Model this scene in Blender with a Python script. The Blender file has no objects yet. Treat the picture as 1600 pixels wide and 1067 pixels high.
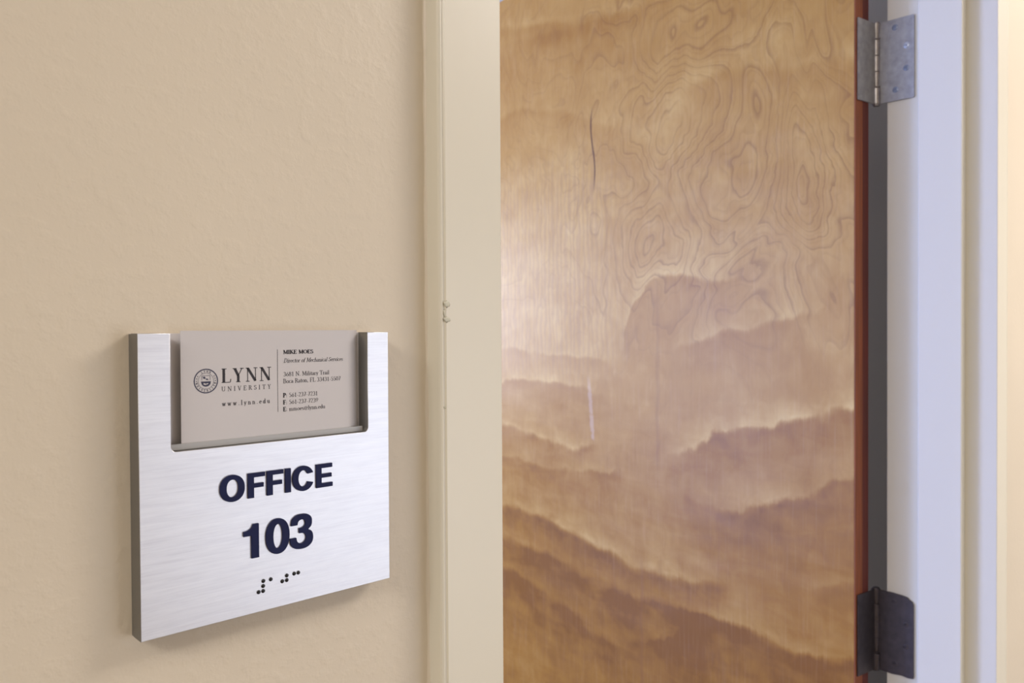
import bpy, bmesh, math, random
from mathutils import Vector, Matrix
random.seed(7)
PI = math.pi
SC = bpy.context.scene
COL = SC.collection

# ------------------------------------------------------------------ camera
cd = bpy.data.cameras.new('camera'); cam = bpy.data.objects.new('camera', cd); COL.objects.link(cam)
F_PX, YAW, PITCH, ROLL = 1258.385, 0.811362, 0.013296, -0.005386
fw = Vector((math.cos(YAW)*math.cos(PITCH), math.sin(YAW)*math.cos(PITCH), -math.sin(PITCH)))
rt = Vector((math.sin(YAW), -math.cos(YAW), 0.0)); up = rt.cross(fw)
rr = math.cos(ROLL)*rt + math.sin(ROLL)*up
uu = -math.sin(ROLL)*rt + math.cos(ROLL)*up
M = Matrix.Identity(4)
for i in range(3):
    M[i][0], M[i][1], M[i][2] = rr[i], uu[i], -fw[i]
M.translation = Vector((0.0, -0.34989, 1.52))
cam.matrix_world = M
cd.sensor_width = 36.0; cd.lens = F_PX*36.0/1600.0
cd.clip_start = 0.02; cd.clip_end = 60
cd.dof.use_dof = True; cd.dof.focus_distance = 0.42; cd.dof.aperture_fstop = 28.3/1.3
SC.camera = cam

# ------------------------------------------------------------------ world, lights, exposure
w = bpy.data.worlds.new('world'); SC.world = w; w.use_nodes = True
w.node_tree.nodes['Background'].inputs[0].default_value = (0.75, 0.82, 1.0, 1)
w.node_tree.nodes['Background'].inputs[1].default_value = 0.4
SC.view_settings.view_transform = 'Standard'; SC.view_settings.look = 'None'
SC.view_settings.exposure = 0.05; SC.view_settings.gamma = 1.0
SC.view_settings.use_curve_mapping = False

def area(name, loc, target, sx, sy, watts, col):
    l = bpy.data.lights.new(name, 'AREA'); l.shape = 'RECTANGLE'; l.size = sx; l.size_y = sy
    l.energy = watts; l.color = col
    o = bpy.data.objects.new(name, l); COL.objects.link(o); o.location = loc
    o.rotation_euler = (Vector(target)-Vector(loc)).to_track_quat('-Z', 'Y').to_euler()
    return o
WARM = (1.0, 0.80, 0.60); NEUT = (1.0, 0.93, 0.84); BLUE = (0.62, 0.76, 1.0)
area('corridor_ceiling_light', (-1.45, -0.80, 2.56), (-1.10, -0.60, 0), 1.2, 0.6, 33, (0.98, 0.95, 0.92))
area('corridor_ceiling_light', (1.95, -0.95, 2.56), (1.95, -0.95, 0), 1.2, 0.6, 40, (1.0, 0.93, 0.87))
area('corridor_window_light', (1.55, -1.76, 1.15), (1.55, 0, 1.15), 1.3, 1.3, 10, (0.86, 0.90, 1.0))
area('office_window_light', (0.60, 3.22, 1.62), (0.60, 0, 1.62), 0.9, 0.9, 62, (0.74, 0.79, 1.0))
area('office_window_light', (-1.45, 3.22, 1.25), (-1.45, 0, 1.25), 1.1, 2.2, 195, (0.33, 0.46, 1.0))

# ------------------------------------------------------------------ helpers
def link(name, me, mat, parent=None, loc=None):
    o = bpy.data.objects.new(name, me); COL.objects.link(o)
    if mat is not None:
        me.materials.clear()
        for m in (mat if isinstance(mat, (list, tuple)) else [mat]): me.materials.append(m)
    if parent is not None: o.parent = parent
    if loc is not None: o.location = loc
    return o
def tag(o, label=None, cat=None, group=None, kind=None):
    if label: o['label'] = label
    if cat: o['category'] = cat
    if group: o['group'] = group
    if kind: o['kind'] = kind
    return o
def empty(name, loc=(0, 0, 0), rot=0.0, parent=None):
    o = bpy.data.objects.new(name, None); COL.objects.link(o); o.location = loc
    o.rotation_euler = (0, 0, rot); o.empty_display_size = 0.05
    if parent is not None: o.parent = parent
    return o
def done(bm, name='mesh', smooth=False):
    bmesh.ops.recalc_face_normals(bm, faces=bm.faces)
    me = bpy.data.meshes.new(name); bm.to_mesh(me); bm.free()
    if smooth:
        for p in me.polygons: p.use_smooth = True
    return me
def bx(bm, x0, x1, y0, y1, z0, z1, bev=0.0, seg=2):
    r = bmesh.ops.create_cube(bm, size=1.0)
    for v in r['verts']:
        v.co = Vector((x0+(v.co.x+.5)*(x1-x0), y0+(v.co.y+.5)*(y1-y0), z0+(v.co.z+.5)*(z1-z0)))
    if bev:
        es = list({e for v in r['verts'] for e in v.link_edges})
        bmesh.ops.bevel(bm, geom=es, offset=bev, segments=seg, affect='EDGES', profile=0.5)
def box(name, x0, x1, y0, y1, z0, z1, mat, parent=None, bev=0.0):
    bm = bmesh.new(); bx(bm, x0, x1, y0, y1, z0, z1, bev); return link(name, done(bm), mat, parent)
def prism_z(pts, z0, z1):
    """plan outline (x, y) carried up from z0 to z1"""
    bm = bmesh.new()
    a = [bm.verts.new((x, y, z0)) for x, y in pts]; b = [bm.verts.new((x, y, z1)) for x, y in pts]
    n = len(pts)
    for i in range(n): bm.faces.new((a[i], a[(i+1) % n], b[(i+1) % n], b[i]))
    bm.faces.new(a); bm.faces.new(b)
    return bm
def plate(loops, y0, y1, bev=0.0):
    """solid plate standing in x-z with holes: loops of (x, z), front face at y0, back at y1"""
    cu = bpy.data.curves.new('c', 'CURVE'); cu.dimensions = '2D'; cu.fill_mode = 'BOTH'
    cu.extrude = abs(y1-y0)/2-bev; cu.bevel_depth = bev; cu.bevel_resolution = 1
    if bev: cu.offset = -bev
    for lp in loops:
        s = cu.splines.new('POLY'); s.points.add(len(lp)-1); s.use_cyclic_u = True
        for q, (x, z) in zip(s.points, lp): q.co = (x, z, 0, 1)
    o = bpy.data.objects.new('c', cu); COL.objects.link(o)
    me = bpy.data.meshes.new_from_object(o)
    bpy.data.objects.remove(o); bpy.data.curves.remove(cu)
    R = Matrix.Translation((0, (y0+y1)/2, 0)) @ Matrix.Rotation(PI/2, 4, 'X')
    me.transform(R)
    return me
def lathe(prof, n=28):
    """(r, z) pairs turned about z"""
    bm = bmesh.new(); rings = []
    for r, z in prof:
        rings.append([bm.verts.new((r*math.cos(2*PI*k/n), r*math.sin(2*PI*k/n), z)) for k in range(n)])
    for a, b in zip(rings, rings[1:]):
        for k in range(n): bm.faces.new((a[k], a[(k+1) % n], b[(k+1) % n], b[k]))
    bm.faces.new(rings[0]); bm.faces.new(rings[-1])
    return bm

# ------------------------------------------------------------------ node expressions
class G:
    """arithmetic on sockets of one material"""
    def __init__(s, nt): s.nt = nt
    def m(s, op, *a, clamp=False):
        n = s.nt.nodes.new('ShaderNodeMath'); n.operation = op; n.use_clamp = clamp
        for i, v in enumerate(a):
            if isinstance(v, X): s.nt.links.new(v.s, n.inputs[i])
            else: n.inputs[i].default_value = v
        return X(s, n.outputs[0])
class X:
    def __init__(s, g, sock): s.g = g; s.s = sock
    def __add__(a, b): return a.g.m('ADD', a, b)
    __radd__ = __add__
    def __sub__(a, b): return a.g.m('SUBTRACT', a, b)
    def __rsub__(a, b): return a.g.m('SUBTRACT', b, a)
    def __mul__(a, b): return a.g.m('MULTIPLY', a, b)
    __rmul__ = __mul__
    def __truediv__(a, b): return a.g.m('DIVIDE', a, b)
def sexp(x): return x.g.m('EXPONENT', x)
def smin(x, b): return x.g.m('MINIMUM', x, b)
def smax(x, b): return x.g.m('MAXIMUM', x, b)
def sabs(x): return x.g.m('ABSOLUTE', x)
def step(x, a, b):
    n = x.g.nt.nodes.new('ShaderNodeMapRange'); n.interpolation_type = 'SMOOTHSTEP'
    x.g.nt.links.new(x.s, n.inputs[0]); n.inputs[1].default_value = a; n.inputs[2].default_value = b
    return X(x.g, n.outputs[0])
def lin(c):
    return tuple(((v/255)/12.92 if v/255 <= .04045 else ((v/255+.055)/1.055)**2.4) for v in c) + (1,)
def newmat(name, rgb=None, rough=.5, metal=0.0, **kw):
    m = bpy.data.materials.new(name); m.use_nodes = True
    b = m.node_tree.nodes['Principled BSDF']
    if rgb: b.inputs['Base Color'].default_value = lin(rgb)
    b.inputs['Roughness'].default_value = rough; b.inputs['Metallic'].default_value = metal
    for k, v in kw.items(): b.inputs[k.replace('_', ' ')].default_value = v
    return m, b, m.node_tree
def texco(nt, kind='Object', scale=(1, 1, 1)):
    t = nt.nodes.new('ShaderNodeTexCoord'); mp = nt.nodes.new('ShaderNodeMapping')
    mp.inputs['Scale'].default_value = scale; nt.links.new(t.outputs[kind], mp.inputs[0]); return mp.outputs[0]
def noise(nt, vec, scale, detail=3, rough=.55, dist=0.0):
    n = nt.nodes.new('ShaderNodeTexNoise'); nt.links.new(vec, n.inputs['Vector'])
    n.inputs['Scale'].default_value = scale; n.inputs['Detail'].default_value = detail
    n.inputs['Roughness'].default_value = rough; n.inputs['Distortion'].default_value = dist
    return n.outputs[0]
def ramp(nt, fac, stops):
    r = nt.nodes.new('ShaderNodeValToRGB'); nt.links.new(fac, r.inputs[0]); e = r.color_ramp.elements
    for i, (p, c) in enumerate(stops):
        q = e[i] if i < 2 else e.new(p)
        q.position = p; q.color = c if len(c) == 4 else lin(c)
    return r.outputs[0]
def bump(nt, b, height, strength, dist):
    n = nt.nodes.new('ShaderNodeBump'); n.inputs['Strength'].default_value = strength
    n.inputs['Distance'].default_value = dist; nt.links.new(height, n.inputs['Height'])
    nt.links.new(n.outputs[0], b.inputs['Normal']); return n

# painted plaster: beige eggshell with a roller stipple
m_wall, b, nt = newmat('beige_wall_paint', (219, 206, 185), .42)
v = texco(nt)
g = G(nt)
h1 = X(g, noise(nt, v, 420, 3, .6)); h2 = X(g, noise(nt, v, 130, 3, .55)); h3 = X(g, noise(nt, v, 28, 2, .5))
hh = h1*.35 + step(h2, .42, .72)*.7 + h3*1.1
bump(nt, b, hh.s, .28, .0006)
c = ramp(nt, noise(nt, v, 5, 2), [(.35, (217, 204, 183)), (.65, (221, 208, 187))]); nt.links.new(c, b.inputs['Base Color'])
# gloss enamel on the steel frame
m_frame, b, nt = newmat('cream_frame_enamel', (226, 219, 201), .32)
v = texco(nt, scale=(1, 1, .35)); bump(nt, b, noise(nt, v, 130, 3), .12, .0004)
m_chip, b, nt = newmat('chipped_enamel', (204, 200, 180), .35)
v = texco(nt); bump(nt, b, noise(nt, v, 900, 3), .5, .0004)
m_plain, b, nt = newmat('corridor_far_paint', (186, 176, 160), .5)
v = texco(nt); bump(nt, b, noise(nt, v, 200, 3), .3, .0005)
m_office, b, nt = newmat('office_wall_paint', (160, 156, 148), .55)
v = texco(nt); bump(nt, b, noise(nt, v, 200, 3), .3, .0005)
m_ceil, b, nt = newmat('ceiling_tile', (232, 228, 220), .8)
v = texco(nt); bump(nt, b, noise(nt, v, 90, 4), .4, .001)
m_floor, b, nt = newmat('corridor_carpet', (112, 104, 96), .9)
v = texco(nt); c = ramp(nt, noise(nt, v, 260, 3), [(.3, (128, 120, 112)), (.7, (164, 152, 138))]); nt.links.new(c, b.inputs['Base Color'])
bump(nt, b, noise(nt, v, 400, 2), .6, .002)

# brushed aluminium, grain running across
m_alu, b, nt = newmat('brushed_aluminium', (226, 226, 230), .40, 1.0)
v = texco(nt, scale=(1, 1, 40)); v2 = texco(nt, scale=(1, 1, 9)); g = G(nt)
n1 = X(g, noise(nt, v, 40, 4, .7)); n2 = X(g, noise(nt, v2, 60, 3, .6))
c = ramp(nt, (n1*.6+n2*.4).s, [(.25, (214, 213, 218)), (.5, (228, 228, 232)), (.8, (240, 240, 243))]); nt.links.new(c, b.inputs['Base Color'])
nt.links.new((n1*.10+.36).s, b.inputs['Roughness'])
b.inputs['Anisotropic'].default_value = .4
bump(nt, b, (n1*.6+n2*.5).s, .10, .0003)
m_alu2, b, nt = newmat('satin_aluminium_holder', (226, 222, 224), .5, .25)
v = texco(nt, scale=(1, 1, 30)); bump(nt, b, noise(nt, v, 60, 3), .1, .0003)
m_aluside, b, nt = newmat('shade_darkened_aluminium', (140, 138, 134), .5, .8)  # darker aluminium for side faces, their shade put into the colour
v = texco(nt, scale=(30, 30, 1)); bump(nt, b, noise(nt, v, 60, 3), .1, .0003)
m_navy, b, nt = newmat('navy_acrylic', (24, 31, 76), .6)
b.inputs['Specular IOR Level'].default_value = .25
v = texco(nt); c = ramp(nt, noise(nt, v, 150, 2), [(.3, (18, 24, 64)), (.7, (22, 30, 72))]); nt.links.new(c, b.inputs['Base Color'])
m_dot, b, nt = newmat('black_braille_bead', (14, 14, 20), .25)
m_card, b, nt = newmat('white_card_stock', (205, 200, 200), .45)
v = texco(nt); bump(nt, b, noise(nt, v, 1500, 2), .1, .0001)
m_ink, b, nt = newmat('black_card_ink', (42, 38, 44), .6)
m_ink2, b, nt = newmat('grey_card_ink', (84, 80, 84), .6)
m_seal, b, nt = newmat('navy_card_ink', (58, 58, 82), .6)

def steel(name, rgb, rough, metal=.85):
    m, b, nt = newmat(name, rgb, rough, metal)
    v = texco(nt); c = ramp(nt, noise(nt, v, 90, 4), [(.3, tuple(int(k*.86) for k in rgb)), (.7, rgb)])
    nt.links.new(c, b.inputs['Base Color']); bump(nt, b, noise(nt, v, 260, 3), .12, .0004)
    return m
m_steel = steel('satin_hinge_steel', (172, 168, 164), .42, .6)
m_pin = steel('worn_hinge_barrel_steel', (168, 160, 154), .33)
m_screw = steel('bright_screw_steel', (140, 144, 152), .3)
m_brite = steel('polished_screw_steel', (190, 192, 196), .25)
m_dark = steel('shade_darkened_hinge_steel', (98, 90, 90), .45)  # darker copy of the hinge steel: lower hinge's dim reflections put into its colour
m_slot, b, nt = newmat('screw_recess', (22, 22, 26), .6)

# ------------------------------------------------------------------ birch veneer of the door
m_wood, b, nt = newmat('varnished_birch_veneer', None, .2)
g = G(nt)
tc = nt.nodes.new('ShaderNodeTexCoord'); sep = nt.nodes.new('ShaderNodeSeparateXYZ'); nt.links.new(tc.outputs['Object'], sep.inputs[0])
U0, Z0 = X(g, sep.outputs[0]), X(g, sep.outputs[2])
v_lo = texco(nt, scale=(1, 1, 1)); v_st = texco(nt, scale=(1, 1, .16)); v_fib = texco(nt, scale=(1, 1, .035))
# slight waver added to the coordinates so that no line is ruler-true
wa = X(g, noise(nt, v_lo, 9, 3, .5)) - .5
wb = X(g, noise(nt, texco(nt, scale=(1.3, 1, .8)), 14, 3, .55)) - .5
wf = X(g, noise(nt, v_lo, 60, 3, .6)) - .5
U = U0 + wb*.034 + wf*.006; Z = Z0 + wa*.03 + wf*.008
# growth-ring height field: named eyes plus broad noise
EYES = [  # u, z, ru, rz, height
    (0.382, 1.898, .085, .062, 1.05), (0.094, 1.825, .036, .070, .95), (0.078, 1.715, .030, .060, .85),
    (0.428, 1.690, .070, .055, 1.05), (0.327, 2.045, .110, .045, -.75), (0.150, 1.985, .045, .045, .45),
    (0.240, 1.800, .050, .060, -.45), (0.700, 2.000, .160, .050, .40),
    (0.230, 1.640, .080, .030, -.30), (0.030, 1.560, .050, .070, .45)]
fld = (X(g, noise(nt, texco(nt, scale=(1, 1, .8)), 4.2, 3, .5, .8)) - .5)*2.6
for u, z, ru, rz, a in EYES:
    du = (U-u)*(1/ru); dz = (Z-z)*(1/rz)
    fld = fld + sexp((du*du+dz*dz)*-.5)*a
def rings(f, n, width):
    """thin soft line at every n-th level of the field, one side sharper"""
    fr = g.m('FRACT', f*n + 20.0)
    return (1.0-step(fr, 0.0, width))*step(fr, 0.0, .05)
line = smax(rings(fld, 4.4, .30), rings(fld + .05, 9.5, .5)*.30)
up_mask = step(Z0 + wa*.2, 1.44, 1.60)
line_amt = line*(1.0-step(U0, .50, .68)*.60)*(up_mask*.8+.16)*step(X(g, noise(nt, v_lo, 7, 3)), .22, .55)*1.3
# fine vertical wavy fibres, densest toward the free edge
wav = nt.nodes.new('ShaderNodeTexWave'); wav.bands_direction = 'X'; wav.inputs['Scale'].default_value = 22
wav.inputs['Distortion'].default_value = 7; wav.inputs['Detail'].default_value = 3; wav.inputs['Detail Scale'].default_value = 2.2
nt.links.new(texco(nt, scale=(1, 1, .33)), wav.inputs['Vector'])
fib1 = X(g, wav.outputs['Fac']); fib2 = X(g, noise(nt, v_fib, 260, 3, .6))
zone = step(U0, .42, .62)*step(Z0, 1.35, 1.5)*(1.0-step(Z0, 1.80, 1.95))
# soft flame figure mixed with varnish reflections, both painted into the colour: (cubic z(u), u0, u1, edge, fade below, strength)
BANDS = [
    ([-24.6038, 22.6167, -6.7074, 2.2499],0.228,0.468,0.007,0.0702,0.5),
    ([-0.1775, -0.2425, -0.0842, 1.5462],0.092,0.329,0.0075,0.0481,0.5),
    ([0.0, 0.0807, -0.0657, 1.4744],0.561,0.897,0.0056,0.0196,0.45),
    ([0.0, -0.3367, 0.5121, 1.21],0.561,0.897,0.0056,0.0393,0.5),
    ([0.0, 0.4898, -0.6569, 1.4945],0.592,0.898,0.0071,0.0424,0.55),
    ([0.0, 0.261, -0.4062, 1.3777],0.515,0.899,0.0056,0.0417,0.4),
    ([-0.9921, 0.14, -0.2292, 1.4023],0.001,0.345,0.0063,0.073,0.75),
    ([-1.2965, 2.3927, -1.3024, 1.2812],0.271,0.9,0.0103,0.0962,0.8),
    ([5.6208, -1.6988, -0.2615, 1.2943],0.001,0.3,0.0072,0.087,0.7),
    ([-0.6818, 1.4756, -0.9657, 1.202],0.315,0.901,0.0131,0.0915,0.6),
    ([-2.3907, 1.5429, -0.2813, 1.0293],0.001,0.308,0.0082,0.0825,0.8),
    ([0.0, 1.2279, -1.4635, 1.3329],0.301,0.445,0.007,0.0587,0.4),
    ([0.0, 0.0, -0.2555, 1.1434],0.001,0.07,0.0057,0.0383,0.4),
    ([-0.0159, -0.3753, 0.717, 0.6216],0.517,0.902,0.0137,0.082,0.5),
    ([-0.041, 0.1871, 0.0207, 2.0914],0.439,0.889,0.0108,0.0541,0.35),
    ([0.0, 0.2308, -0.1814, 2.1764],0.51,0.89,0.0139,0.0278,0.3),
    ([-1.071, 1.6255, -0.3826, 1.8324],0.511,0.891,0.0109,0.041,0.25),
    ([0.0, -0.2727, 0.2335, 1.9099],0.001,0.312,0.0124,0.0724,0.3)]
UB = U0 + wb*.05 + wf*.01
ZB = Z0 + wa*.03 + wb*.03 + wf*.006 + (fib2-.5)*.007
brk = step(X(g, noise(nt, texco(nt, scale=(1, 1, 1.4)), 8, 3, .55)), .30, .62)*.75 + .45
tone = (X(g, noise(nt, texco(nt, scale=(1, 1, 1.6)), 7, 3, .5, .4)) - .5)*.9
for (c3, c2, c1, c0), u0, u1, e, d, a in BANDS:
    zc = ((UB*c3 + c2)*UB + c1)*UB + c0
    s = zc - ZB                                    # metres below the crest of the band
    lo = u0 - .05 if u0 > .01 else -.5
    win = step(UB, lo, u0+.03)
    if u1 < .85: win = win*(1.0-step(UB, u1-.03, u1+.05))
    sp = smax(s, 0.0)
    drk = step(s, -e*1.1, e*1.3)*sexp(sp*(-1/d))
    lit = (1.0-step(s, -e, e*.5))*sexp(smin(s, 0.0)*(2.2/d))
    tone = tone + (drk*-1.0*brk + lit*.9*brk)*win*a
# vertical mineral streaks lower down
def vstreak(uc, z0, z1, wd, wob=.35):
    d = sabs(U0 + wa*wob*.06 + wf*.004 - uc)
    return (1.0-step(d, wd*.2, wd))*step(Z0, z0-.02, z0+.04)*(1.0-step(Z0, z1-.06, z1+.01))
streaks = smax(smax(vstreak(.395, 1.25, 1.62, .007)*.7, vstreak(.44, .6, 1.10, .006)*.9), vstreak(.255, .85, 1.20, .004)*.5)
tone = tone + (X(g, noise(nt, texco(nt, scale=(1, 1, .55)), 34, 3, .6, .8)) - .5)*.75 + (X(g, noise(nt, texco(nt, scale=(1, 1, 3.0)), 12, 3, .6, .6)) - .5)*.8*(1.0-step(Z0, 1.3, 1.5))
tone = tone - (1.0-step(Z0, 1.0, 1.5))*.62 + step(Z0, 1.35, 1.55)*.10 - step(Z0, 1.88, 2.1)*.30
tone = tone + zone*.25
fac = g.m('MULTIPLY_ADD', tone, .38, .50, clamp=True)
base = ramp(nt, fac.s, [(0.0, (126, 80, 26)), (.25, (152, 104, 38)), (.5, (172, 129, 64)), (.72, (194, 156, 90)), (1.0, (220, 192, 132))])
def mixc(a, bcol, f):
    n = nt.nodes.new('ShaderNodeMix'); n.data_type = 'RGBA'; nt.links.new(f.s, n.inputs[0])
    nt.links.new(a, n.inputs[6]); n.inputs[7].default_value = lin(bcol); return n.outputs[2]
c = mixc(base, (118, 74, 32), smin(smax(line_amt*.42, 0.0), .8))
c = mixc(c, (140, 100, 74), fib1*zone*.30)
c = mixc(c, (236, 214, 186), step(fib2, .5, .75)*.05)
c = mixc(c, (120, 84, 56), (1.0-step(fib2, .25, .5))*.10)
c = mixc(c, (126, 82, 48), streaks*.34)
# gum crack: u follows a lazy S between z 1.80 and 1.985
zz = Z0 - 1.89
uc = zz*.03 + g.m('SINE', zz*38.0)*.0045 + .5755
dc = sabs(U0 - uc + wf*.002)
crk = (1.0-step(dc, .0006, .0032))*step(Z0, 1.795, 1.84)*(1.0-step(Z0, 1.94, 1.985))
c = mixc(c, (70, 30, 20), crk*.95)
# pale scuff on the varnish
ds = sabs(U0 - .582 + (Z0-1.33)*-.10 + wf*.012)
scf = (1.0-step(ds, .003, .007))*step(Z0, 1.285, 1.30)*(1.0-step(Z0, 1.40, 1.43))*step(X(g, noise(nt, v_lo, 22, 3)), .42, .5)
c = mixc(c, (226, 212, 206), scf*.22)
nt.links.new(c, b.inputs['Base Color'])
nt.links.new((X(g, noise(nt, v_lo, 6, 2))*.10 + .34 + scf*.2).s, b.inputs['Roughness'])
b.inputs['Specular IOR Level'].default_value = .20
hb = X(g, noise(nt, texco(nt, scale=(1, 1, 2.6)), 7, 2, .4))*1.0 + fib1*zone*.02 + fib2*.012
bump(nt, b, hb.s, .12, .012)

def edgewood(name, rgb, rough=.4):
    m, b, nt = newmat(name, rgb, rough); v = texco(nt, scale=(1, 1, .03))
    c = ramp(nt, noise(nt, v, 300, 3), [(.3, tuple(int(k*.75) for k in rgb)), (.7, rgb)]); nt.links.new(c, b.inputs['Base Color'])
    return m
m_edge1 = edgewood('stained_edge_lipping', (150, 78, 34), .6); m_edge2 = edgewood('dark_red_edge_strip', (104, 36, 16), .6)  # door edge in two tones, darker red on the strip beside the barrel

# ------------------------------------------------------------------ setting
FACE = -0.0118                       # corridor face of the steel frame
FL0, FL1 = 0.26807, 0.31339          # left frame face
FR1 = 1.22779; FR0 = FR1 + .0453     # right frame face
WT = 0.1225                          # wall thickness
BACK = FACE + .1461
HD = 2.303
def structure(o, name=None): o['kind'] = 'structure'; return o
bm = bmesh.new(); bx(bm, -4.0, FL0+.004, 0.0, WT, 0.0, 2.60)
wl = structure(link('wall_left', done(bm), m_wall))
bm = bmesh.new(); bx(bm, FR0-.004, 4.0, 0.0, WT, 0.0, 2.60)
structure(link('wall_right', done(bm), m_wall))
bm = bmesh.new(); bx(bm, FL0+.004, FR0-.004, 0.0, WT, HD+.04, 2.60)
structure(link('wall_front', done(bm), m_wall))
structure(box('floor', -4, 4, -1.95, 3.4, -.08, 0.0, m_floor))
structure(box('ceiling', -4, 4, -1.95, 3.4, 2.60, 2.68, m_ceil))
# corridor wall opposite, with the glazed opening the daylight comes through
for i, (x0, x1, z0, z1) in enumerate([(-4, .88, 0, 2.6), (2.22, 4, 0, 2.6), (.88, 2.22, 0, .55), (.88, 2.22, 2.15, 2.6)]):
    structure(box('wall_back' + ('.%03d' % i if i else ''), x0, x1, -1.95, -1.80, z0, z1, m_plain))
structure(box('wall_end', -4.1, -4, -1.95, 3.4, 0, 2.6, m_plain)); structure(box('wall_far', 4, 4.1, -1.95, 3.4, 0, 2.6, m_plain))
# office walls
structure(box('wall_office', 1.62, 1.72, WT, 3.4, 0, 2.6, m_office)); 
structure(box('wall_office_side', -2.2, -2.1, WT, 3.4, 0, 2.6, m_office))
for i, (x0, x1, z0, z1) in enumerate([(-2.1, -2.0, 0, 2.6), (-.89, .08, 0, 2.6), (-2.0, -.89, 0, .12), (-2.0, -.89, 2.38, 2.6), (1.02, 1.62, 0, 2.6), (.08, 1.02, 0, 1.15), (.08, 1.02, 2.09, 2.6)]):
    structure(box('wall_office_back' + ('.%03d' % i if i else ''), x0, x1, 3.28, 3.4, z0, z1, m_office))

# steel door frame (double rabbet), left and right jambs and the head
R1, ST, SH = .0397, .0572, .0159
def jamb_profile(x_out, x_in, sgn):
    """plan outline; sgn=+1 opening lies toward +x"""
    s = sgn; y0 = FACE
    pts = [(x_out, 0.0), (x_out, y0+.0016), (x_out+s*.0005, y0+.0005), (x_out+s*.0014, y0), (x_out+s*.0022, y0+.0003),
           (x_out+s*.0027, y0+.0009), (x_out+s*.0036, y0+.0009), (x_out+s*.0044, y0),
           (x_in-s*.0012, y0), (x_in-s*.0004, y0+.0003), (x_in, y0+.0012),
           (x_in, y0+R1), (x_in+s*(SH-.0012), y0+R1), (x_in+s*(SH-.0003), y0+R1+.0003), (x_in+s*SH, y0+R1+.0012),
           (x_in+s*SH, y0+R1+ST-.001), (x_in+s*(SH-.001), y0+R1+ST), (x_in, y0+R1+ST),
           (x_in, BACK-.001), (x_in-s*.001, BACK), (x_out, BACK), (x_out, WT), (x_out+s*.004, WT), (x_out+s*.004, 0.0)]
    return pts
trim = structure(empty('trim_1'))
link('jamb', done(prism_z(jamb_profile(FL0, FL1, 1), 0.0, HD)), m_frame, trim)
link('jamb', done(prism_z(jamb_profile(FR0, FR1, -1), 0.0, HD)), m_frame, trim)
bm = bmesh.new()
bx(bm, FL0, FR0, FACE, BACK, HD, HD+.0453); bx(bm, FL1+SH, FR1-SH, FACE+R1, FACE+R1+ST, HD-SH, HD-.0001)
link('head', done(bm), m_frame, trim)
# sealant where frame meets wall: a lumpy quarter bead
bm = bmesh.new(); prev = None
for k in range(161):
    z = .02 + k*(2.24/160)
    r = .0022 + .0005*math.sin(k*1.7) + random.uniform(-.0003, .0003)
    ring = [bm.verts.new((FL0 + .0002 - r*(1-math.sin(t)), -r*(1-math.cos(t)) + .0002, z)) for t in (0, PI/8, PI/4, 3*PI/8, PI/2)]
    ring = ring[::-1] + [bm.verts.new((FL0+.0003, .0004, z))]
    if prev:
        for a in range(6): bm.faces.new((prev[a], prev[(a+1) % 6], ring[(a+1) % 6], ring[a]))
    else: bm.faces.new(ring)
    prev = ring
bm.faces.new(prev)
link('sealant_bead', done(bm, smooth=True), m_wall, trim)
# small paint chips on the left frame face
for (dx, z, rx, rz) in [(.0046, 1.5345, .0022, .0018), (.0040, 1.5298, .0017, .0024), (.0046, 1.5262, .0024, .0015), (.0042, 1.4790, .0020, .0008)]:
    bm = bmesh.new(); bmesh.ops.create_icosphere(bm, subdivisions=2, radius=1.0)
    for vv in bm.verts:
        k = 1+.25*math.sin(5*vv.co.x+3*vv.co.z+dx*900)
        vv.co = Vector((vv.co.x*rx*k, vv.co.y*.0003, vv.co.z*rz*k))
    link('paint_chip', done(bm, smooth=True), m_chip, trim, (FL0+dx, FACE-.0001 if dx > .0043 else FACE+.0006, z))

# ------------------------------------------------------------------ door leaf, swung 98 degrees into the office
OPEN = math.radians(8.0)
PX, PY = FR1-.0015, .1496
def off(dx, dy): return (PX + dx*math.cos(OPEN) + dy*math.sin(OPEN), PY - dx*math.sin(OPEN) + dy*math.cos(OPEN))
ax, ay = off(-.0535, .0015)
door = structure(empty('door_1', (ax, ay, 0.0), PI/2-OPEN))
bm = bmesh.new(); bx(bm, .0012, .9088, -.0353, 0.0, .010, 2.2965, .0004, 1)
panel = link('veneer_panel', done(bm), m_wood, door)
bm = bmesh.new(); bx(bm, 0.0, .0012, -.0200, -.0004, .010, 2.2965); link('edge_lipping', done(bm), m_edge1, door)
bm = bmesh.new(); bx(bm, 0.0, .0012, -.0353, -.0200, .010, 2.2965); link('edge_lipping', done(bm), m_edge2, door)['label'] = 'dark red edge lipping'
bm = bmesh.new(); bx(bm, .9088, .9100, -.0353, -.0004, .010, 2.2965); link('edge_lipping', done(bm), m_edge1, door)

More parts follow.
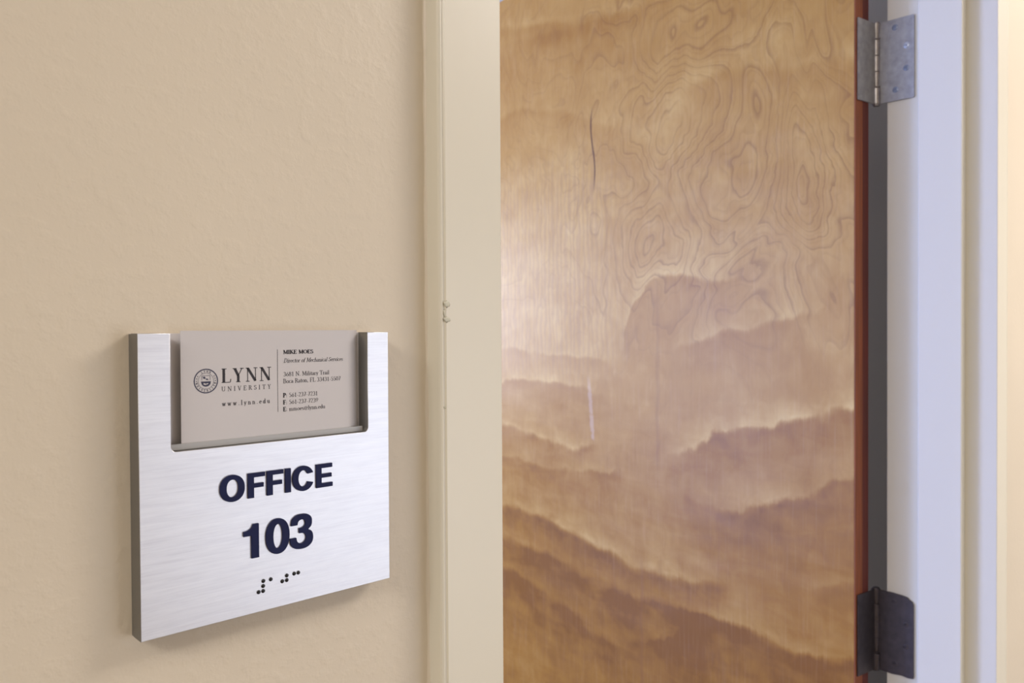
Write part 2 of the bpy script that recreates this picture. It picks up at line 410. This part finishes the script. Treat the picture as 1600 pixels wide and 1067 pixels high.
# ------------------------------------------------------------------ hinges
def make_hinge(z0, z1, label, m_leaf, m_barrel, m_scr, ragged, bright):
    """z0..z1 leaf height; origin at the pin foot"""
    h = empty('hinge', (PX, PY, z0)); h['label'] = label
    h.parent = door; h.matrix_parent_inverse = (Matrix.Translation((ax, ay, 0)) @ Matrix.Rotation(PI/2-OPEN, 4, 'Z')).inverted()
    H = z1-z0
    # frame leaf lies on the jamb rabbet and bridges to the barrel
    LX = FR1 - PX - .0001; t = .0026
    y_far, y_near = -.0030, .0953-PY
    if ragged:
        out = [(y_far, 0.0), (y_near*.45, -.0008), (y_near*.7, .0006), (y_near*.86, -.0006), (y_near+.0006, .0004), (y_near, .003), (y_near, H-.012), (y_near+.002, H-.0075), (y_near+.006, H-.0052), (y_near+.009, H-.0025), (y_near*.70, H-.0012), (y_near*.45, H), (y_far, H)]
    else:
        out = [(y_far, 0.0), (y_near+.001, 0.0), (y_near, .001), (y_near, H-.001), (y_near+.001, H), (y_far, H)]
    bm = bmesh.new()
    a = [bm.verts.new((LX, y, z)) for y, z in out]; b_ = [bm.verts.new((LX-t, y, z)) for y, z in out]; n = len(out)
    for i in range(n): bm.faces.new((a[i], a[(i+1) % n], b_[(i+1) % n], b_[i]))
    bm.faces.new(a); bm.faces.new(b_)
    lf = link('leaf', done(bm), m_leaf, h)
    # door leaf on the hinge edge of the open door
    bm = bmesh.new(); bx(bm, -.049, -.0045, .0001 - .0026 + .0012, .0012, 0.0, H, .0003, 1)
    dl = link('leaf', done(bm), m_leaf, h); dl.rotation_euler = (0, 0, -OPEN)
    # barrel of five knuckles with bearings, and button tips
    kn = H/5.0; R = .0071; prof = [(.0022, -.0030), (.0048, -.0024), (.0058, -.0008), (.0058, 0.0)]
    for k in range(5):
        za, zb = k*kn, (k+1)*kn
        rk = R if k in (0, 4) else .0061
        prof += [(rk-.0005, za+.0002), (rk, za+.0008), (rk, zb-.0008), (rk-.0005, zb-.0002)]
        if k < 4: prof += [(.0043, zb-.0001), (.0043, zb+.0001)] if k not in (0, 3) else [(.0046, zb), (.0068, zb+.0006), (.0068, zb+.0024), (.0046, zb+.0028)]
    prof += [(.0058, H), (.0058, H+.0008), (.0048, H+.0024), (.0022, H+.0030)]
    prof = sorted(prof, key=lambda q: q[1])
    link('barrel', done(lathe(prof), smooth=False), m_barrel, h)
    # four countersunk screws on the frame leaf
    for i, (y, z) in enumerate([(.1222, 1.9626), (.1062, 1.9322), (.1062, 1.8992), (.1213, 1.8703)]):
        zr = (z-1.8543)/(1.9750-1.8543)*H
        bm = lathe([(.0045, -.0004), (.0045, .00005), (.0039, .00006), (.0038, .0003), (.0026, .0006), (.0010, .0006)], 20)
        bmesh.ops.rotate(bm, verts=bm.verts, cent=(0, 0, 0), matrix=Matrix.Rotation(-PI/2, 3, 'Y'))
        nf = len(bm.faces)
        for an in (0.5+i, 0.5+i+PI/2):
            r = bmesh.ops.create_cube(bm, size=1.0)
            for vv in r['verts']: vv.co = Vector((vv.co.x*.0003-.00068, vv.co.y*.0040, vv.co.z*.0016))
            bmesh.ops.rotate(bm, verts=r['verts'], cent=(0, 0, 0), matrix=Matrix.Rotation(an, 3, 'X'))
        for k, f in enumerate(bm.faces): f.material_index = (1 if 20 <= k < 60 else 0) if k < nf else 1
        link('screw', done(bm), [bright if i == 1 and bright else m_scr, m_slot], h, (LX-t, y-PY, zr))
    return h
make_hinge(1.8543, 1.9735, 'upper grey steel hinge with four screws on the door frame', m_steel, m_pin, m_screw, False, m_brite)
make_hinge(1.0090, 1.1290, 'lower shade-darkened steel hinge with ragged painted edges on the door frame', m_dark, m_dark, m_dark, True, None)

# ------------------------------------------------------------------ office sign
SX, SZ = .11407, 1.51968             # top left corner of the sign on the wall
SW, SHT = .1215, .1252
mm = .001
sign = empty('door_sign', (SX, 0.0, SZ))
tag(sign, 'square brushed aluminium sign reading OFFICE 103 on the beige wall', 'sign')
SF = -.0104                          # front face
def arc(cx, cz, r, a0, a1, n=6):
    return [(cx+r*math.cos(math.radians(a0+(a1-a0)*k/n)), cz+r*math.sin(math.radians(a0+(a1-a0)*k/n))) for k in range(n+1)]
CX0, CX1, CZ = .0129, .1092, -.0494  # slot cut in the face plate
rc = .0022
U_loop = [(0, -SHT), (SW, -SHT), (SW, 0), (CX1, 0)] + arc(CX1-rc, CZ+rc, rc, 0, -90) + arc(CX0+rc, CZ+rc, rc, -90, -180) + [(CX0, 0), (0, 0)]
me = plate([U_loop], SF, -.0022, .00018)
fp = link('face_plate', me, [m_alu, m_aluside], sign)
for p in me.polygons: p.material_index = 0 if p.normal.y < -.4 else 1
bm = bmesh.new(); bx(bm, 0, SW, -.0022, -.0002, -SHT, 0, .0001, 1)
link('back_plate', done(bm), m_alu2, sign)
# lip along the foot of the slot, the card stands behind it
bm = bmesh.new(); bx(bm, CX0+.0012, CX1-.0010, -.0070, -.0064, CZ+.0001, CZ+.0027, .0001, 1)
bx(bm, CX0+.0012, CX1-.0010, -.0066, -.0022, CZ+.0001, CZ+.0004)
m_lip = newmat('grey_lip_anodising', (176, 174, 172), .5, .3)[0]
link('card_lip', done(bm), m_lip, sign)
# thin strip added over the left side, in the shade-darkened aluminium
me_cut = bmesh.new()
bx(me_cut, 0.0-.00005, .00005, SF+.0002, -.0002, -SHT+.0002, -.0002)
link('side_shade_strip', done(me_cut), m_aluside, sign)

# bold grotesque lettering, outlines in millimetres from the sign's top left corner
def ell(cx, cz, rx, rz, n=48, e=2.15, a0=0, a1=360):
    out = []
    for k in range(n + (0 if a1-a0 == 360 else 1)):
        t = math.radians(a0+(a1-a0)*k/n); c_, s_ = math.cos(t), math.sin(t)
        out.append((cx+rx*math.copysign(abs(c_)**(2/e), c_), cz+rz*math.copysign(abs(s_)**(2/e), s_)))
    return out
def spline(pts, sub=5):
    """Catmull-Rom through (x, z[, 'c']) with corners at 'c'"""
    n = len(pts); out = []
    for i in range(n):
        p1, p2 = pts[i], pts[(i+1) % n]
        p0 = p1 if len(p1) > 2 else pts[i-1]
        p3 = p2 if len(p2) > 2 else pts[(i+2) % n]
        for k in range(sub):
            t = k/sub
            q = []
            for a in (0, 1):
                A, B, C_, D_ = p0[a], p1[a], p2[a], p3[a]
                q.append(.5*((2*B)+(-A+C_)*t+(2*A-5*B+4*C_-D_)*t*t+(-A+3*B-3*C_+D_)*t**3))
            out.append(tuple(q))
    return out
def F_(x):
    return [[(x, -73.45), (x+2.75, -73.45), (x+2.75, -69.0), (x+7.35, -69.0), (x+7.35, -67.1), (x+2.75, -67.1), (x+2.75, -64.35), (x+8.05, -64.35), (x+8.05, -62.4), (x, -62.4)]]
def C_():
    cx, cz = 73.05, -67.95
    outer = ell(cx, cz, 5.45, 5.85, 40, 2.1, 22, 338); inner = ell(cx, cz, 2.55, 3.80, 40, 2.1, 338-14, 22+14)
    return [outer + [(78.35, -69.75), (75.35, -69.65)][1:] + inner + [(75.35, -66.0)]]
LETTERS = [
    ('raised_letter', [ell(38.8, -67.9, 5.6, 5.88), ell(38.85, -67.9, 2.75, 3.85)]),
    ('raised_letter', F_(45.95)), ('raised_letter', F_(54.95)),
    ('raised_letter', [[(63.95, -73.45), (66.7, -73.45), (66.7, -62.4), (63.95, -62.4)]]),
    ('raised_letter', C_()),
    ('raised_letter', [[(79.85, -73.5), (88.5, -73.5), (88.5, -71.55), (82.6, -71.55), (82.6, -68.95), (88.0, -68.95), (88.0, -67.1), (82.6, -67.1), (82.6, -64.35), (88.35, -64.35), (88.35, -62.4), (79.85, -62.4)]]),
    ('raised_digit', [spline([(47.35, -100.35, 'c'), (50.8, -100.35, 'c'), (50.8, -85.15, 'c'), (48.2, -85.15, 'c'), (47.4, -86.8), (45.9, -87.7), (43.7, -87.95, 'c'), (43.7, -90.15, 'c'), (47.35, -90.15, 'c')])]),
    ('raised_digit', [ell(60.0, -92.6, 5.75, 8.05, 48, 2.2), ell(60.05, -92.6, 2.3, 5.55, 48, 2.1)]),
    ('raised_digit', [spline([(66.6, -89.3, 'c'), (67.2, -86.5), (69.3, -84.85), (72.1, -84.45), (75.2, -84.95), (77.0, -86.7), (77.25, -88.9), (76.8, -90.6), (75.3, -91.95, 'c'), (77.1, -93.2), (77.85, -95.6), (77.3, -98.2), (75.1, -100.05), (71.8, -100.6), (68.3, -99.95), (66.4, -97.9), (65.95, -95.1, 'c'), (69.2, -95.1, 'c'), (69.7, -97.0), (71.6, -98.1), (73.6, -97.4), (74.25, -95.6), (73.6, -94.0), (72.2, -93.3), (70.75, -93.2, 'c'), (70.75, -90.9, 'c'), (72.5, -90.75), (73.7, -89.95), (73.9, -88.6), (73.2, -87.35), (71.8, -86.95), (70.3, -87.6), (69.75, -89.3, 'c')])]),
]
for nm, loops in LETTERS:
    L = [[(x*mm, z*mm) for x, z in lp] for lp in loops]
    link(nm, plate(L, SF-.0008, SF), m_navy, sign)
for x, z in [(50.69, -116.22), (52.86, -116.18), (52.88, -113.95), (53.0, -111.7), (56.58, -111.7), (62.23, -113.85), (64.47, -113.78), (64.49, -111.68), (68.21, -111.60), (70.33, -111.60)]:
    bm = bmesh.new(); bmesh.ops.create_uvsphere(bm, u_segments=16, v_segments=8, radius=.00093)
    for vv in bm.verts: vv.co.y *= .62
    link('braille_dot', done(bm, smooth=True), m_dot, sign, (x*mm, SF-.00005, z*mm))

# ------------------------------------------------------------------ business card standing in the slot
CL, CR, CT, CB = .0187, .1076, .0011, -.0490
card = empty('business_card', (SX, 0.0, SZ))
tag(card, 'white printed business card standing in the slot of the aluminium sign', 'card')
def card_y(x):
    """front of the card: nearly flat, its right end bowed back into the corner of the slot"""
    t = max(0.0, (x-.1000)/(CR-.1000)); s = max(0.0, (.030-x)/(.030-CL))
    return -.0063 + .0030*t**1.7
bm = bmesh.new(); N = 90; rows = []
for k in range(N+1):
    x = CL+(CR-CL)*k/N; y = card_y(x)
    rows.append([bm.verts.new((x, y, CB)), bm.verts.new((x, y, CT)), bm.verts.new((x, y+.00022, CT)), bm.verts.new((x, y+.00022, CB))])
for a, b_ in zip(rows, rows[1:]):
    for i in range(4): bm.faces.new((a[i], a[(i+1) % 4], b_[(i+1) % 4], b_[i]))
bm.faces.new(rows[0]); bm.faces.new(rows[-1])
link('card_stock', done(bm), m_card, card)

# engraved-looking roman type from strokes.  t thick stem, n hairline, s serif, a/b thick/thin arc (cx cz rx rz a0 a1), d dot
GL = {
 'A': (.78, 't.32,1 .66,0|n.36,1 .08,0|n.2,.33 .55,.33|s0,0 .2,0|s.5,0 .78,0'),
 'B': (.66, 't.16,0 .16,1|s.02,1 .3,1|s.02,0 .3,0|a.3,.76,.22,.22,-90,90|a.32,.27,.26,.27,-90,90'),
 'C': (.76, 'a.42,.5,.34,.47,55,305|s.64,.95 .64,.72'),
 'D': (.80, 't.16,0 .16,1|s.02,1 .3,1|s.02,0 .3,0|a.3,.5,.38,.48,-90,90'),
 'E': (.62, 't.16,0 .16,1|s.02,1 .54,1|s.02,0 .56,0|n.16,.52 .42,.52|s.54,1 .54,.8|s.56,0 .56,.22|s.42,.6 .42,.44'),
 'F': (.60, 't.16,0 .16,1|s.02,1 .52,1|s.02,0 .32,0|n.16,.52 .42,.52|s.52,1 .52,.8|s.42,.6 .42,.44'),
 'I': (.34, 't.17,0 .17,1|s.03,1 .31,1|s.03,0 .31,0'),
 'K': (.74, 't.16,0 .16,1|s.02,1 .3,1|s.02,0 .3,0|n.2,.5 .58,1|t.3,.58 .66,0|s.46,1 .7,1|s.54,0 .76,0'),
 'L': (.62, 't.16,0 .16,1|s.02,1 .34,1|s.02,0 .56,0|s.57,0 .60,.24'),
 'M': (.94, 'n.16,0 .16,1|t.18,1 .47,.06|n.47,.06 .76,1|t.78,1 .78,0|s.02,1 .22,1|s.74,1 .92,1|s.04,0 .28,0|s.66,0 .92,0'),
 'N': (.82, 'n.15,0 .15,1|t.16,1 .66,.02|n.67,0 .67,1|s.02,1 .22,1|s.54,1 .8,1|s.03,0 .28,0'),
 'O': (.80, 'a.4,.5,.33,.46,0,360'),
 'P': (.60, 't.16,0 .16,1|s.02,1 .3,1|s.02,0 .32,0|a.28,.74,.24,.25,-90,90'),
 'R': (.70, 't.16,0 .16,1|s.02,1 .3,1|s.02,0 .3,0|a.28,.75,.23,.24,-90,90|t.34,.5 .62,0|s.54,0 .72,0'),
 'S': (.54, 'a.27,.74,.18,.22,40,270|a.27,.27,.2,.25,-150,90|s.44,.97 .44,.78|s.07,.26 .07,.02'),
 'T': (.68, 't.34,0 .34,1|s.02,1 .66,1|s.02,1 .02,.78|s.66,1 .66,.78|s.2,0 .48,0'),
 'U': (.80, 't.17,1 .17,.35|n.64,1 .64,.35|a.405,.34,.235,.32,180,360|s.03,1 .31,1|s.54,1 .75,1'),
 'V': (.76, 't.14,1 .40,0|n.40,0 .64,1|s.0,1 .26,1|s.54,1 .76,1'),
 'Y': (.72, 't.14,1 .36,.46|n.36,.46 .6,1|t.36,.48 .36,0|s0,1 .26,1|s.48,1 .72,1|s.22,0 .5,0'),
 '0': (.54, 'a.27,.5,.2,.47,0,360'), '1': (.54, 't.28,0 .28,.98|n.12,.82 .28,.97|s.14,0 .42,0'),
 '2': (.54, 'a.26,.72,.18,.25,-20,160|n.42,.62 .08,.02|s.06,.03 .48,.03'),
 '3': (.54, 'a.24,.74,.18,.23,-90,150|a.24,.27,.2,.26,-150,90'),
 '4': (.54, 't.36,0 .36,1|n.36,1 .04,.3|s.04,.3 .5,.3'),
 '5': (.54, 'n.14,.97 .12,.56|s.14,.96 .44,.96|a.24,.32,.2,.3,-140,110'),
 '6': (.54, 'a.27,.3,.19,.28,0,360|n.1,.36 .36,.98'), '7': (.54, 's.08,.96 .48,.96|t.46,.96 .2,0'),
 '8': (.54, 'a.27,.75,.16,.22,0,360|a.27,.26,.19,.25,0,360'), '9': (.54, 'a.27,.7,.19,.27,0,360|n.45,.62 .16,.02'),
 'a': (.46, 'a.2,.18,.14,.17,60,300|t.33,0 .33,.44|b.2,.45,.14,.16,0,160|s.33,.02 .44,.04'),
 'c': (.44, 'a.24,.31,.18,.29,45,315'), 'd': (.52, 'a.22,.3,.17,.29,0,360|t.4,0 .4,1|s.3,.98 .4,1|s.4,0 .5,.02'),
 'e': (.46, 'a.24,.31,.18,.29,0,310|n.08,.34 .42,.34'), 'f': (.32, 't.14,0 .14,.8|b.26,.82,.12,.16,30,180|s.02,.58 .3,.58|s.03,0 .26,0'),
 'h': (.56, 't.13,0 .13,1|s.02,.98 .13,1|b.28,.42,.15,.18,0,180|t.43,0 .43,.42|s.02,0 .24,0|s.33,0 .54,0'),
 'i': (.28, 't.14,0 .14,.6|s.03,.59 .14,.6|s.03,0 .25,0|d.14,.84'), 'l': (.28, 't.14,0 .14,1|s.03,.98 .14,1|s.03,0 .25,0'),
 'm': (.84, 't.13,0 .13,.6|s.02,.59 .13,.6|b.27,.42,.14,.17,0,180|t.41,0 .41,.42|b.55,.42,.14,.17,0,180|t.69,0 .69,.42|s.03,0 .23,0|s.32,0 .5,0|s.6,0 .8,0'),
 'n': (.56, 't.13,0 .13,.6|s.02,.59 .13,.6|b.28,.42,.15,.17,0,180|t.43,0 .43,.42|s.02,0 .24,0|s.33,0 .54,0'),
 'o': (.52, 'a.26,.31,.19,.29,0,360'), 'r': (.38, 't.13,0 .13,.6|s.02,.59 .13,.6|b.27,.44,.12,.15,40,170|s.02,0 .26,0'),
 's': (.40, 'a.2,.46,.12,.13,30,270|a.2,.17,.13,.16,-150,90'), 't': (.34, 't.15,.1 .15,.82|b.24,.12,.1,.12,180,320|s.03,.58 .3,.58'),
 'u': (.56, 't.13,.6 .13,.2|b.28,.2,.15,.19,180,360|t.43,.6 .43,0|s.02,.59 .13,.6|s.33,.59 .43,.6|s.43,0 .54,.01'),
 'v': (.50, 't.1,.6 .26,0|n.26,0 .4,.6|s0,.6 .18,.6|s.33,.6 .5,.6'), 'w': (.74, 't.1,.6 .24,0|n.24,0 .37,.56|t.36,.6 .5,0|n.5,0 .63,.6|s0,.6 .18,.6|s.28,.6 .44,.6|s.56,.6 .74,.6'),
 'x': (.5, 't.08,.6 .4,0|n.08,0 .4,.6'), 'y': (.50, 't.1,.6 .26,0|n.42,.6 .14,-.3|s0,.6 .18,.6|s.34,.6 .5,.6'),
 '.': (.24, 'd.12,.06'), ',': (.24, 'd.12,.06|n.14,.06 .06,-.14'), ':': (.26, 'd.13,.1|d.13,.5'), '-': (.34, 's.04,.3 .3,.3'),
 '@': (.86, 'b.43,.36,.36,.42,0,320|b.43,.36,.17,.2,0,360|n.6,.56 .6,.2'), ' ': (.30, ''),
}
def glyph_quads(ch, thick, thin):
    """list of quads (four (x, z)) for one character, cap height 1"""
    wd, spec = GL[ch]; qs = []
    def seg(x0, z0, x1, z1, w0, w1=None):
        w1 = w0 if w1 is None else w1
        L = math.hypot(x1-x0, z1-z0) or 1e-6; nx, nz = -(z1-z0)/L, (x1-x0)/L
        qs.append([(x0+nx*w0/2, z0+nz*w0/2), (x1+nx*w1/2, z1+nz*w1/2), (x1-nx*w1/2, z1-nz*w1/2), (x0-nx*w0/2, z0-nz*w0/2)])
    for it in (spec.split('|') if spec else []):
        k, rest = it[0], it[1:]
        if k in 'tns':
            (x0, z0), (x1, z1) = [tuple(float(q) for q in pr.split(',')) for pr in rest.split()]
            seg(x0, z0, x1, z1, {'t': thick, 'n': thin, 's': thin}[k])
        elif k == 'd':
            x, z = [float(q) for q in rest.split(',')]; seg(x-.065, z, x+.065, z, .13)
        else:
            cx, cz, rx, rz, a0, a1 = [float(q) for q in rest.split(',')]; n = 14; prev = None
            for i in range(n+1):
                t = math.radians(a0+(a1-a0)*i/n); x, z = cx+rx*math.cos(t), cz+rz*math.sin(t)
                wv = thin+(thick-thin)*(abs(math.cos(t))**1.5 if k == 'a' else .25)
                if prev: seg(prev[0], prev[1], x, z, prev[2], wv)
                prev = (x, z, wv)
    return wd, qs
def quads_obj(name, quads, mat, lift=.00004, to_y=card_y):
    vs, fs = [], []
    for q in quads:
        n = len(vs)
        for x, z in q: vs.append((x*mm, to_y(x*mm)-lift, z*mm))
        fs.append(tuple(range(n, n+len(q))))
    me = bpy.data.meshes.new(name); me.from_pydata(vs, [], fs); me.update()
    return link(name, me, mat, card)
def text_line(s, x0, x1, zb, cap, thick=.15, thin=.07, slant=0.0, track=0.0):
    """set s from x0 to x1 on baseline zb (mm)"""
    items, pen = [], 0.0
    for ch in s:
        wd, qs = glyph_quads(ch, thick, thin); items.append((pen, qs)); pen += wd+track
    pen -= track; k = (x1-x0)/pen; out = []
    for px, qs in items:
        for q in qs: out.append([(x0+(px+x+slant*z)*k, zb+z*cap) for x, z in q])
    return out
quads_obj('wordmark', text_line('LYNN', 36.3, 59.9, -21.7, 5.95, .17, .055, track=.10), m_ink)
quads_obj('wordmark', text_line('UNIVERSITY', 36.3, 59.6, -25.55, 1.95, .15, .08, track=.42), m_ink2)
quads_obj('printed_line', text_line('www.lynn.edu', 36.5, 59.0, -32.05, 2.1, .17, .10, track=.28), m_ink2)
quads_obj('printed_line', text_line('MIKE MOES', 65.8, 81.4, -9.85, 1.75, .24, .11), m_ink)
quads_obj('printed_line', text_line('Director of Mechanical Services', 66.0, 97.5, -13.9, 1.95, .15, .08, slant=.22), m_ink2)
quads_obj('printed_line', text_line('3681 N. Military Trail', 65.9, 90.0, -20.2, 1.95, .15, .08), m_ink2)
quads_obj('printed_line', text_line('Boca Raton, FL 33431-5507', 65.7, 96.3, -23.4, 1.95, .15, .08), m_ink2)
for s, x1, z in [('561-237-7231', 83.7, -30.0), ('561-237-7239', 83.9, -33.25), ('mmoes@lynn.edu', 87.6, -36.45)]:
    quads_obj('printed_line', text_line(s, 68.6, x1, z, 1.95, .15, .08), m_ink2)
for s, z in [('P:', -30.0), ('F:', -33.25), ('E:', -36.45)]:
    quads_obj('printed_line', text_line(s, 65.6, 67.7, z, 1.95, .26, .11), m_ink)
quads_obj('divider_rule', [[(62.85, -7.7), (63.1, -7.7), (63.1, -36.5), (62.85, -36.5)]], m_ink2)
# round seal
sq = []
def ring(r0, r1, n=56, cx=29.5, cz=-20.7):
    for i in range(n):
        a, b_ = 2*PI*i/n, 2*PI*(i+1)/n
        sq.append([(cx+r0*math.cos(a), cz+r0*math.sin(a)), (cx+r1*math.cos(a), cz+r1*math.sin(a)), (cx+r1*math.cos(b_), cz+r1*math.sin(b_)), (cx+r0*math.cos(b_), cz+r0*math.sin(b_))])
ring(4.85, 5.35); ring(3.35, 3.5)
def rim_text(s, a_mid, step_, flip, r, cap):
    a = a_mid + (-1 if flip else 1)*step_*(len(s)-1)/2
    for ch in s:
        wd, qs = glyph_quads(ch, .20, .12)
        th = math.radians(a)
        ux_, uz_ = (math.sin(th), -math.cos(th)) if not flip else (-math.sin(th), math.cos(th))
        vx, vz = (math.cos(th), math.sin(th)) if not flip else (-math.cos(th), -math.sin(th))
        for q in qs:
            sq.append([(29.5+r*math.cos(th)+ux_*(x-wd/2)*cap+vx*(z-.5)*cap, -20.7+r*math.sin(th)+uz_*(x-wd/2)*cap+vz*(z-.5)*cap) for x, z in q])
        a += (1 if flip else -1)*step_
rim_text('LYNN', 90, 17, False, 4.15, .95); rim_text('UNIVERSITY', -90, 17, True, 4.15, .95)
for a in (150, 165, 180, 195, 0, 15, 30, -15):    # laurel dashes at the sides
    th = math.radians(a); x, z = 29.5+4.15*math.cos(th), -20.7+4.15*math.sin(th)
    sq.append([(x-.18, z-.3), (x+.18, z-.2), (x+.18, z+.3), (x-.18, z+.2)])
# crest: shield foot, open book, flame
def poly(pts): sq.append([(29.5+x, -20.7+z) for x, z in pts])
for k in range(8):
    a0, a1 = PI+PI*k/8, PI+PI*(k+1)/8
    poly([(0, -.55), (2.1*math.cos(a0), -.55+1.9*math.sin(a0)), (2.1*math.cos(a1), -.55+1.9*math.sin(a1))])
poly([(-2.2, -.15), (2.2, -.15), (2.1, -.6), (-2.1, -.6)])
poly([(-1.5, 1.7), (-.5, 2.0), (-.1, 1.2), (-.9, .9)]); poly([(-.3, 1.1), (.8, 1.0), (1.1, .4), (.1, .5)])
poly([(-1.9, .35), (-1.7, .35), (-1.7, 2.3), (-1.9, 2.3)]); poly([(1.7, .35), (1.9, .35), (1.9, 2.3), (1.7, 2.3)]); poly([(-1.9, 2.2), (1.9, 2.2), (1.9, 2.4), (-1.9, 2.4)])
quads_obj('round_seal', sq, m_seal)
book = [[(29.5-1.1, -20.7-.85), (29.5-.05, -20.7-1.1), (29.5-.05, -20.7-1.75), (29.5-1.1, -20.7-1.45)], [(29.5+.1, -20.7-1.1), (29.5+1.0, -20.7-.9), (29.5+1.0, -20.7-1.3), (29.5+.1, -20.7-1.6)]]
quads_obj('seal_book', book, m_card, .00007)
